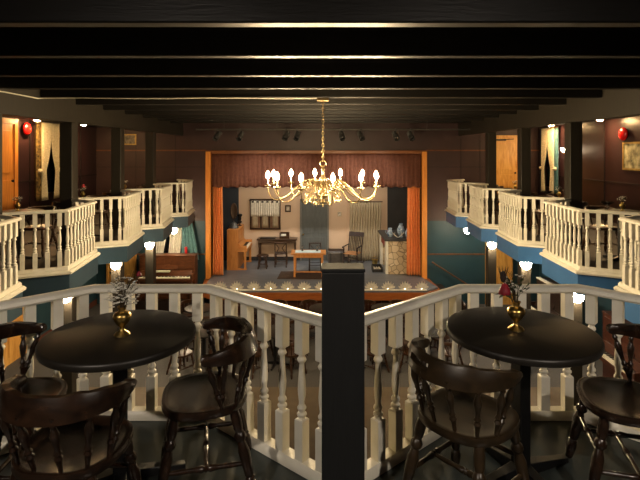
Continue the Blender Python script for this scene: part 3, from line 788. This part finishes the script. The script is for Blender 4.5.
# trunk
t = thing('storage_trunk', 'dark low trunk between the stage door and the rocking chair', 'trunk', (.55,16.9,STG))
B(-.26,.26,-.2,.2,0,.36).build('body', mat('dark trunk hide', (66,58,52), .6, rgb2=(48,42,38), scale=12), t, bevel=.01)
g = G().sheet(lambda u, v: (-.265+.53*u, .205*math.cos(PI*(1-v)), .36+.14*math.sin(PI*v)), 2, 12)
g.add([(-.265,.205*math.cos(PI*(1-k/12)),.36+.14*math.sin(PI*k/12)) for k in range(13)], [tuple(range(13))]); g.add([(.265,.205*math.cos(PI*(1-k/12)),.36+.14*math.sin(PI*k/12)) for k in range(13)], [tuple(range(12,-1,-1))])
g.build('lid', PIANOD, t, label='domed dark lid')
for x in (-.18,.18): B(x-.02,x+.02,-.208,-.2,.02,.40).build('strap', BLACKMET, t)
tag(place(G().prism([(-.30,-.14),(.28,-.17),(.3,.14),(-.27,.16)], 0, .025).build('floor_mat', LINEN), (.46,16.35,STG)), 'small pale mat on the floor before the trunk', 'mat')
# fireplace at the right
t = thing('stage_fireplace', 'pale stone fireplace with dark mantel at the right of the stage', 'fireplace', (2.12,16.12,STG))
g = B(.06,.80,-.82,-.45,0,1.06); g.box(.06,.80,.45,.82,0,1.06).box(.06,.80,-.45,.45,.75,1.06).box(.5,.8,-.45,.45,0,.75)
g.build('stone_body', STONE, t, bevel=.01)
B(-.06,.86,-.87,.90,1.06,1.14).build('mantel', mat('charcoal mantel', (60,58,58), .5, scale=6), t, bevel=.008)
B(-.02,.06,-.80,-.52,0,1.06).build('pilaster', CREAM, t, bevel=.004); B(-.02,.06,.52,.80,0,1.06).build('pilaster', CREAM, t, bevel=.004)
B(.0,.06,-.52,.52,.80,1.06).build('frieze', mat('dull red frieze', (150,54,44), .6, rgb2=(120,40,34), scale=9), t)
def jug(label, loc, k, m=CHINA):
    t = thing('china_jug', label, 'jug', loc, R(200))
    G().lathe([(.05*k,0),(.055*k,.01*k),(.085*k,.08*k),(.08*k,.15*k),(.05*k,.2*k),(.06*k,.25*k),(.05*k,.25*k),(.04*k,.2*k)], 20).build('body', m, t)
    G().tube([(.07*k,0,.18*k),(.13*k,0,.19*k),(.135*k,0,.12*k),(.083*k,0,.08*k)], .011*k, 7).build('handle', m, t)
    return t
MZ = STG+1.14
jug('blue and white china jug standing on the mantel, left of the others', (2.28,15.62,MZ), 1.15)
small_vase('tall blue and white vase at the middle of the mantel', (2.62,15.55,MZ), CHINA, 1.5, 'china_vase')
small_vase('stout blue and white jar at the right of the mantel', (2.80,15.32,MZ), CHINA, 1.1, 'china_vase')
t = thing('antler_ornament', 'white branching antler ornament on the mantel', 'ornament', (2.50,15.36,MZ))
G().lathe([(.06,0),(.06,.02),(.015,.03)], 14).build('base', BLACKMET, t)
g = G()
for sx in (1,-1):
    g.tube([(0,0,.02),(sx*.10,0,.09),(sx*.20,0,.20)], [.014,.012,.006], 7); g.tube([(sx*.12,0,.11),(sx*.10,0,.20)], [.010,.005], 6)
g.build('antlers', PETALW, t)
# hearth bits
t = thing('brass_bucket', 'brass bucket on the stage floor before the fireplace', 'bucket', (1.86,16.3,STG))
G().lathe([(.07,0),(.075,.01),(.10,.24),(.105,.25),(.095,.25),(.065,.02)], 20).build('body', BRASS, t)
G().tube([(.1*math.cos(a),0,.24+.12*math.sin(a)) for a in [PI*k/10 for k in range(11)]], .005, 6).build('handle', BRASS, t)
t = thing('log_basket', 'black box tray with firewood beside the brass bucket', 'basket', (1.87,15.75,STG))
g = B(-.16,.16,-.2,.2,0,.02); g.box(-.16,-.14,-.2,.2,.02,.18).box(.14,.16,-.2,.2,.02,.18).box(-.14,.14,.18,.2,.02,.18).box(-.14,.14,-.2,-.18,.02,.10)
g.build('tray', BLACKMET, t)
for k in range(3): G().turned((-.08+.08*k,-.16,.07),(-.08+.08*k,.16,.07), [(.035,0),(.037,.5),(.035,1)], 10).build('log', LINEN, t)
# footlights
for k in range(13):
    x = -2.82+k*.475
    t = thing('footlight', f'white shell footlight on the stage edge, {["first","second","third","fourth","fifth","sixth","seventh","eighth","ninth","tenth","eleventh","twelfth","thirteenth"][k]} from the left', 'footlight', (x,13.62,STG), 0, 'shell footlights along the stage edge')
    g = G()
    for q in range(7):
        a = R(-66+22*q); c, s_ = math.sin(a), math.cos(a)
        w = .030; h = .25
        bx, bz = c*.02, .01
        c, s_ = s_, c
        c, s_ = math.sin(a), math.cos(a)
        vs = [(c*.02-s_*.010,-.03,.012+s_*.02+c*.010),(c*.02+s_*.010,-.03,.012+s_*.02-c*.010),(c*.17+s_*w,-.075,s_*.17-c*w+.012),(c*h*.86,-.06,s_*h+.012),(c*.17-s_*w,-.075,s_*.17+c*w+.012)]
        vs2 = [(x_,y_+.012,z_) for x_, y_, z_ in vs]
        g.add(vs+vs2, [(0,1,2,3,4),(9,8,7,6,5)]+[(i,(i+1) % 5+0,(i+1) % 5+5,i+5)[::-1] for i in range(5)])
    g.build('shell', SHELL, t)
    B(-.10,.10,-.05,.05,0,.012).build('base', BLACKMET, t)
    G().ball((0,-.005,.04), .022, 10).build('lamp', TEALLAMP, t)
# steps and handrail at the right of the stage
t = thing('stage_steps', 'dark wooden steps at the right end of the stage', 'steps', (3.50,14.62,HALL))
for k in range(4): B(k*.28,(k+1)*.28,-.33,.33,0,.85-.2*(k+1)).build('tread', PIANOD, t)
t = thing('handrail', 'thin dark handrail sloping down the teal wall right of the stage', 'handrail', (0,YF,0))
p0 = P(432,262,14.9); p1 = P(468,285,14.9)
G().tube([(p0.x,-.10,p0.z),(p1.x,-.10,p1.z)], .022, 8).build('rail', TRIMOR, t)
g = G()
for f in (.12,.88):
    q = p0.lerp(p1, f); g.tube([(q.x,0,q.z-.05),(q.x,-.10,q.z-.05),(q.x,-.10,q.z)], .008, 6)
g.build('bracket', BLACKMET, t)

# ------------------------------------------------------------------ doors, windows, curtains of the hall
def wall_door(name, c, u, w, h, z, m, handle_side=1, frame=.09):
    "door on a wall: c = floor centre, u = direction along the wall"
    ang = math.atan2(u[1], u[0])
    t = bpy.data.objects.new(name, None); COL.objects.link(t); t.location = (c[0],c[1],z); t.rotation_euler = (0,0,ang); t['kind'] = 'structure'
    B(-w/2,w/2,-.05,-.001,0,h).build('door_leaf', m, t, smooth=False)
    g = B(-w/2-frame,-w/2,-.08,-.001,0,h+frame); g.box(w/2,w/2+frame,-.08,-.001,0,h+frame).box(-w/2,w/2,-.08,-.001,h,h+frame)
    g.build('door_frame', m, t, bevel=.006)
    for a, b in ((.15,.45*h),(.52*h,h-.15)):
        B(-w/2+.12,w/2-.12,-.062,-.049,a,b).build('door_panel', m, t, bevel=.012)
    g = G().ball((handle_side*(w/2-.08),-.09,1.0), .03, 10); g.tube([(handle_side*(w/2-.08),-.05,1.0),(handle_side*(w/2-.08),-.09,1.0)], .012, 8)
    g.build('door_handle', BLACKMET, t)
    return t
wall_door('door_1', (XL,10.35), (0,1), 1.05, 2.28, 0, ORWOOD, 1, .12)          # upper left
t = wall_door('door_2', (P(503,200,YF).x,YF), (1,0), .86, 2.10, 0, DOORW, 1, .07)     # upper far right
g = G(); g.box(-.28,.05,-.12,-.05,2.0,2.05); g.tube([(-.1,-.1,2.04),(.12,-.2,2.04),(.3,-.08,2.05)], .012, 6); g.build('door_closer', BLACKMET, t)
wall_door('door_3', (P(498.5,250,YF).x,YF), (1,0), .72, 2.10, HALL+.0, DOORW, -1, .06)
wall_door('door_4', (P(122,250,YF).x,YF), (1,0), .80, 2.10, HALL+.0, DOORW, -1, .06)
wall_door('door_5', (XL,11.0), (0,1), .85, 2.05, HALL, DOORW, -1, .08)
def tied_curtains(label, loc, rotz, w, h, mo, ml, tie, right_mat=None):
    t = thing('window_curtains', label, 'curtains', loc, rotz)
    def panel(x0, x1, xi, off, amp, n):
        def fn(u, v):
            k = min(1, v/tie); k = k**2.6; sp = max(0, (v-tie)/(1-tie))
            a0, a1 = x0, x1
            b0 = x0+(xi-x0)*.0; b1 = x0+(x1-x0)*.45
            l = a0+(b0-a0)*k; r = a1+(b1-a1)*k+sp*(x1-x0)*.22
            return (l+(r-l)*u, off+amp*math.sin(u*2*PI*n)*(1-.35*k), h*(1-v))
        return G().sheet(fn, 48, 20)
    panel(-w/2,-.05*w,0,-.10,.025,4).build('drape', mo, t, solid=.006)
    panel(w/2,.05*w,0,-.10,.025,4).build('drape', right_mat or mo, t, solid=.006)
    panel(-w*.36,.0,0,-.15,.02,5).build('lace_panel', ml, t, solid=.004)
    panel(w*.36,.0,0,-.15,.02,5).build('lace_panel', ml, t, solid=.004)
    for sx in (1,-1): 
        G().ball((sx*w*.40,-.13,h*(1-tie)), .07, 10, .8).build('tie_bow', ml, t)
    G().tube([(-w/2-.05,-.12,h+.01),(w/2+.05,-.12,h+.01)], .016, 8).build('rod', DKWOOD, t)
    return t
def window(name, loc, rotz, w, h, m=DKWOOD):
    t = bpy.data.objects.new(name, None); COL.objects.link(t); t.location = loc; t.rotation_euler = (0,0,rotz); t['kind'] = 'structure'
    g = B(-w/2,w/2,-.04,-.001,0,.06); g.box(-w/2,w/2,-.04,-.001,h-.06,h).box(-w/2,-w/2+.06,-.04,-.001,.06,h-.06).box(w/2-.06,w/2,-.04,-.001,.06,h-.06).box(-.02,.02,-.035,-.001,.06,h-.06)
    g.build('window_frame', m, t)
    B(-w/2+.06,w/2-.06,-.02,-.005,.06,h-.06).build('pane', GLASSD, t)
window('window_1', (XL,12.2,.55), R(90), .95, 1.75)
tied_curtains('cream lace and brown floral tied curtains on the upper left wall', (XL,12.2,.45), R(90), 1.10, 1.93, FLORAL, LACE, .62)
window('window_2', (XR,14.15,.55), R(-90), .80, 1.70)
tied_curtains('cream and teal tied curtains in the upper right corner', (XR-.0,14.15,.45), R(-90), 1.05, 1.90, TEALDRAPE, LACE, .62, TEALDRAPE)
window('window_3', (-4.60,YF,-1.60), 0, 1.35, 1.25)
t = thing('window_curtains', 'white curtain panels and a teal drape above the mahogany piano', 'curtains', (-4.60,YF-.05,-1.68))
def hang(x0, x1, x2, x3, n, off):
    return G().sheet(lambda u, v: ((x0+(x2-x0)*v)+((x1-x0)+((x3-x2)-(x1-x0))*v)*u, off+.025*math.sin(u*2*PI*n), 1.30*(1-v)), 40, 10)
hang(-.65,-.05,-.62,-.30,5,-.06).build('white_panel', WHITECL, t, solid=.005); hang(.0,.38,-.12,.24,5,-.06).build('white_panel', WHITECL, t, solid=.005)
hang(.34,.62,.30,.86,4,-.10).build('teal_drape', TEALDRAPE, t, solid=.006); G().tube([(-.72,-.08,1.31),(.75,-.08,1.31)], .016, 8).build('rod', DKWOOD, t)
# alarm bells
def bell(label, loc, rotz):
    t = thing('alarm_bell', label, 'alarm bell', loc, rotz, 'red alarm bells')
    M = Matrix.Rotation(R(90),4,'X')
    G().lathe([(.07,0),(.07,.05),(.02,.055)], 18, M).build('back_box', REDBASE, t)
    G().lathe([(.145,.05),(.15,.058),(.146,.075),(.12,.10),(.07,.118),(.02,.122)], 28, M).build('gong', REDGL, t)
    G().ball((0,-.125,0), .016, 8).build('screw', BRASS, t)
p = P(25,129,11.4); bell('round red alarm bell on the upper left wall beside the door', (XL,11.35,p.z), R(90))
p = P(625,134,10.8); bell('round red alarm bell on the upper right wall above the picture', (XR,10.75,p.z), R(-90))
framed('landscape_picture', 'framed sepia landscape print on the upper right wall under the bell', (XR,10.28,1.56), 1.10,.62, PICT, FRAMEG, R(-90), .04)
p = P(130,139.5,YF); framed('landscape_picture', 'small pale framed print high on the far wall at left', (p.x,YF-.002,p.z), .40,.34, PICTD, FRAMEG, 0, .04)
# wall sconce at right
t = thing('wall_sconce', 'small lit wall sconce beside the teal curtains', 'lamp', (XR,13.28,1.62), R(-90))
G().lathe([(.05,0),(.05,.015),(.02,.02)], 16, Matrix.Rotation(R(90),4,'X')).build('back_plate', BRASS, t)
G().tube([(0,-.02,0),(0,-.09,-.03),(0,-.12,.03)], .009, 8).build('arm', BRASS, t)
G().lathe([(.02,.03),(.05,.08),(.06,.13),(.05,.13),(.01,.05)], 16, Matrix.Translation((0,-.12,0))).build('lamp_shade', GLOBE, t)

# ------------------------------------------------------------------ lamps
def downlight(label, x, y, z, r=.075, group='gallery ceiling lamps', glow=None):
    t = thing('ceiling_lamp', label, 'lamp', (x,y,z), 0, group)
    G().lathe([(r+.03,-.0),(r+.03,-.02),(r,-.03),(r,-.012),(r*.3,-.01)], 24).build('trim_ring', GREYMET, t)
    G().lathe([(r*.98,-.012),(r*.95,-.03),(r*.5,-.045),(.001,-.05)], 20).build('lens', glow or GLOBEB, t)
for s in (-1, 1):
    g = G()
    x0, x1 = (XL,FX[-1]-.07) if s < 0 else (FX[1]+.07,XR)
    struct(B(x0,x1,YR,YF-.005,2.42,2.50).build('ceiling_gallery_'+SIDE[s], CEILM, smooth=False))
downlight('round lamp in the gallery ceiling above the left curtains', -6.66, 11.3, 2.42)
downlight('round lamp in the left gallery ceiling toward the far corner', -6.5, 13.2, 2.42)
downlight('round lamp in the gallery ceiling above the teal curtains at right', 6.5, 13.5, 2.42)
downlight('round lamp in the right gallery ceiling over the shiny wall panel', 6.5, 11.15, 2.42)
for s in (-1, 1):
    x = FX[s]
    for j, y in enumerate((14.3,12.3,10.3,8.3)):
        t = thing('post_lamp', f'lit half dome lamp on the lower {SIDE[s]} post {ORD[j]}', 'lamp', (x-s*.05,y-.105,(-.68,-.72,-.75,-.82)[j]), 0, 'half dome lamps on the posts')
        if j == 0: G().tube([(0,-.01,.08),(0,-.01,.34)], .012, 8).build('stem', GREYMET, t)
        B(-.09,.09,-.02,0,-.01,.08).build('back_plate', GREYMET, t)
        prof = [(max(.100*math.sin(PI/2*k/6),.001), -.11*math.cos(PI/2*k/6)+.04) for k in range(7)]+[(.105,.07),(.05,.085),(.001,.09)]
        G().lathe(prof, 20, Matrix.Translation((0,-.115,0))).build('diffuser', GLOBE, t)
# unseen ceiling lamps added behind the camera, guessed from light on the near railing
downlight('added unseen ceiling lamp over the left side of the rear balcony', -1.7, -.5, CEIL, .07, 'added lamps behind the camera', GLOBER)
downlight('added unseen ceiling lamp over the right side of the rear balcony', 1.7, -.5, CEIL, .07, 'added lamps behind the camera', GLOBER)

# chandelier
CX, CY = .045, 7.40
t = thing('chandelier', 'large brass chandelier with twelve lit candle bulbs hanging before the stage', 'chandelier', (CX,CY,0))
B(-.09,.09,-.075,.075,BEAM-.05,BEAM).build('ceiling_plate', BRASSC, t, bevel=.01)
g = G()
z = BEAM-.05; k = 0
while z > 1.52:
    pts = []
    for a in range(12):
        an = 2*PI*a/12; u = .016*math.cos(an); w = .03*math.sin(an)
        pts.append((u, 0, z-.028+w) if k % 2 == 0 else (0, u, z-.028+w))
    g.tube(pts, .0055, 6, True); z -= .046; k += 1
g.build('chain', BRASSC, t)
G().tube([(.045*math.cos(2*PI*a/16),0,1.475+.045*math.sin(2*PI*a/16)) for a in range(16)], .010, 8, True).build('hanging_ring', BRASSC, t)
G().lathe([(.012,1.43),(.02,1.40),(.035,1.385),(.02,1.36),(.016,1.31),(.03,1.27),(.055,1.24),(.06,1.20),(.04,1.16),(.03,1.10),(.05,1.06),(.085,1.03),(.09,.99),(.06,.95),(.03,.93),(.035,.90),(.02,.87),(.004,.855)], 24).build('central_stem', BRASSC, t)
def bez(p, n=22):
    out = []
    for i in range(n+1):
        u = i/n; q = [Vector(v) for v in p]
        while len(q) > 1: q = [q[j].lerp(q[j+1], u) for j in range(len(q)-1)]
        out.append(q[0])
    return out
arm_pts = [(.05,0,1.10),(.20,0,1.42),(.42,0,1.17),(.52,0,.84),(.83,0,.78),(.845,0,1.13)]
ag = G().tube(bez(arm_pts, 26), .0095, 7)
sc = []
for i in range(22):
    a = i/21*2.3*PI; r = .075*(1-i/26); sc.append((.30+r*math.cos(a+PI*.9), 0, 1.12+r*math.sin(a+PI*.9)))
ag.tube(sc, .006, 6)
ARM = ag.mesh('arm', BRASSC)
CUP = G().lathe([(.006,1.115),(.03,1.125),(.052,1.14),(.055,1.147),(.02,1.147),(.016,1.165),(.018,1.175),(.004,1.176)], 16, Matrix.Translation((.845,0,0))).mesh('drip_pan', BRASSC)
CAN = G().lathe([(.012,1.17),(.012,1.245),(.008,1.247)], 12, Matrix.Translation((.845,0,0))).mesh('candle_tube', CANDLE)
BUL = G().lathe([(.008,1.246),(.022,1.258),(.031,1.285),(.027,1.315),(.013,1.345),(.001,1.365)], 12, Matrix.Translation((.845,0,0))).mesh('bulb', BULB)
SCR = G().tube(bez([(.05,0,1.00),(.20,0,1.10),(.34,0,1.02),(.33,0,.86),(.20,0,.86),(.19,0,.99)], 20), .0062, 6).tube(bez([(.05,0,1.16),(.16,0,1.26),(.28,0,1.20),(.27,0,1.08),(.19,0,1.12)], 14), .006, 6).mesh('scroll', BRASSC)
PEND = G()
for r, zz, n in ((.28,.90,14),(.14,.845,8)):
    for k in range(n):
        a = 2*PI*k/n; PEND.lathe([(.001,zz-.028),(.010,zz-.008),(.006,zz+.006),(.002,zz+.012)], 6, Matrix.Translation((r*math.cos(a), r*math.sin(a), 0)))
    PEND.tube([(r*math.cos(2*PI*k/32), r*math.sin(2*PI*k/32), zz+.014) for k in range(32)], .005, 6, True)
PEND.build('drop_ring', BRASSC, t)
def sub(name, me, parent, rz=0):
    o = bpy.data.objects.new(name, me); COL.objects.link(o); o.parent = parent; o.rotation_euler = (0,0,rz); return o
for k in range(12):
    a = sub('arm', ARM, t, R(9+30*k))
    sub('drip_pan', CUP, a); sub('candle_tube', CAN, a); sub('bulb', BUL, a)
    sub('scroll', SCR, t, R(24+30*k))

# stage spotlights on a pipe
p0 = P(196,129.5,13); p1 = P(470,129.5,13)
t = thing('lighting_pipe', 'thin dark pipe under the ceiling carrying the stage spotlights', 'pipe', (0,13,p0.z))
G().tube([(p0.x,0,0),(p1.x,0,0)], .022, 10).build('pipe', GREYMET, t)
for x in (-2.6,-1.17,.62,2.9): G().tube([(x,0,0),(x,0,CEIL-p0.z)], .006, 6).build('hanger', GREYMET, t)
SP = [(217,28,'first'),(240,18,'second'),(286,24,'third'),(297,14,'fourth'),(342,-14,'fifth'),(361,-20,'sixth'),(396,-16,'seventh'),(411,-12,'eighth')]
for px, yaw, nm in SP:
    x = P(px,130,13).x
    t = thing('stage_spotlight', f'black stage spotlight on the pipe, {nm} from the left', 'spotlight', (x,13,p0.z), R(-yaw*.8), 'stage spotlights on the pipe')
    g = G(); g.tube([(-.075,.03,-.17),(-.075,.0,-.05),(0,0,-.03),(.075,0,-.05),(.075,.03,-.17)], .009, 6); g.box(-.025,.025,-.03,.03,-.03,.028)
    g.build('yoke', LAMPHOUSE, t)
    M = Matrix.Translation((0,.03,-.17)) @ Matrix.Rotation(R(128),4,'X')
    G().lathe([(.045,-.16),(.066,-.15),(.07,-.02),(.062,.0),(.075,.02),(.078,.15),(.072,.155),(.066,.10)], 20, M).build('housing', LAMPHOUSE, t)
    G().lathe([(.064,.10),(.05,.11),(.001,.115)], 18, M).build('lens', CLEAR, t)
    ld = bpy.data.lights.new('spot beam', 'SPOT'); ld.energy = 66; ld.spot_size = R(62); ld.spot_blend = .8; ld.shadow_soft_size = .06; ld.color = (1,.90,.76)
    lo = bpy.data.objects.new('spot_beam', ld); COL.objects.link(lo); lo.parent = t
    d = Vector((-.15*x if abs(x) > 1 else .1*x, 1, -.80)); rot = Matrix.Rotation(R(yaw*.8),4,'Z')
    d = (rot @ d.to_4d()).to_3d()
    lo.location = (0,.03+.13,-.17-.11); lo.rotation_euler = d.to_track_quat('-Z','Y').to_euler()
# batten light behind the valance
ld = bpy.data.lights.new('batten light', 'AREA'); ld.shape = 'RECTANGLE'; ld.size = 5.2; ld.size_y = .15; ld.energy = 56; ld.color = (1,.88,.72)
t = thing('stage_batten', 'long black lighting batten hidden behind the valance', 'light batten', (-.1,15.75,1.75))
g = B(-2.7,2.7,-.1,-.085,0,.2); g.box(-2.7,2.7,.085,.1,0,.2).box(-2.7,2.7,-.1,.1,.2,.22); g.build('housing', LAMPHOUSE, t)
for x in (-2,2): G().tube([(x,0,.22),(x,0,.45)], .01, 6).build('hanger', GREYMET, t)
lo = bpy.data.objects.new('batten_light', ld); COL.objects.link(lo); lo.parent = t; lo.location = (0,0,.05); lo.rotation_euler = (R(28),0,0)

# white cable
pts = [P(-40,84.5,5.6),P(0,90.5,6.5),P(20,94,6.9),P(37,97,7.25)]
pts = [Vector((-4.26,p.y,min(p.z,2.46))) for p in pts]
pts += [Vector((x,7.30,2.468+.006*math.sin(x*3))) for x in (-4.2,-3.6,-3,-2.4,-1.8,-1.2,-.6,-.05)]
tag(G().tube(pts, .009, 6).build('power_cable', WIREW), 'white cable running along the left beam and across to the chandelier', 'cable')

# ------------------------------------------------------------------ world, camera, view
w = bpy.data.worlds.new('night'); S.world = w; w.use_nodes = True
w.node_tree.nodes['Background'].inputs[0].default_value = (.01,.01,.012,1); w.node_tree.nodes['Background'].inputs[1].default_value = .2
cd = bpy.data.cameras.new('camera'); cam = bpy.data.objects.new('camera', cd); COL.objects.link(cam)
cam.location = (0,0,EYE); cam.rotation_euler = (R(90),0,0); cd.sensor_width = 36; cd.lens = 27; cd.shift_y = -88/640; cd.clip_start = .05
S.camera = cam
S.view_settings.view_transform = 'Standard'; S.view_settings.look = 'None'; S.view_settings.gamma = 1; S.view_settings.use_curve_mapping = False
S.view_settings.exposure = .62
S.cycles.use_denoising = True; S.cycles.caustics_reflective = False; S.cycles.caustics_refractive = False
S.cycles.sample_clamp_indirect = 4.; S.cycles.max_bounces = 8; S.cycles.diffuse_bounces = 4
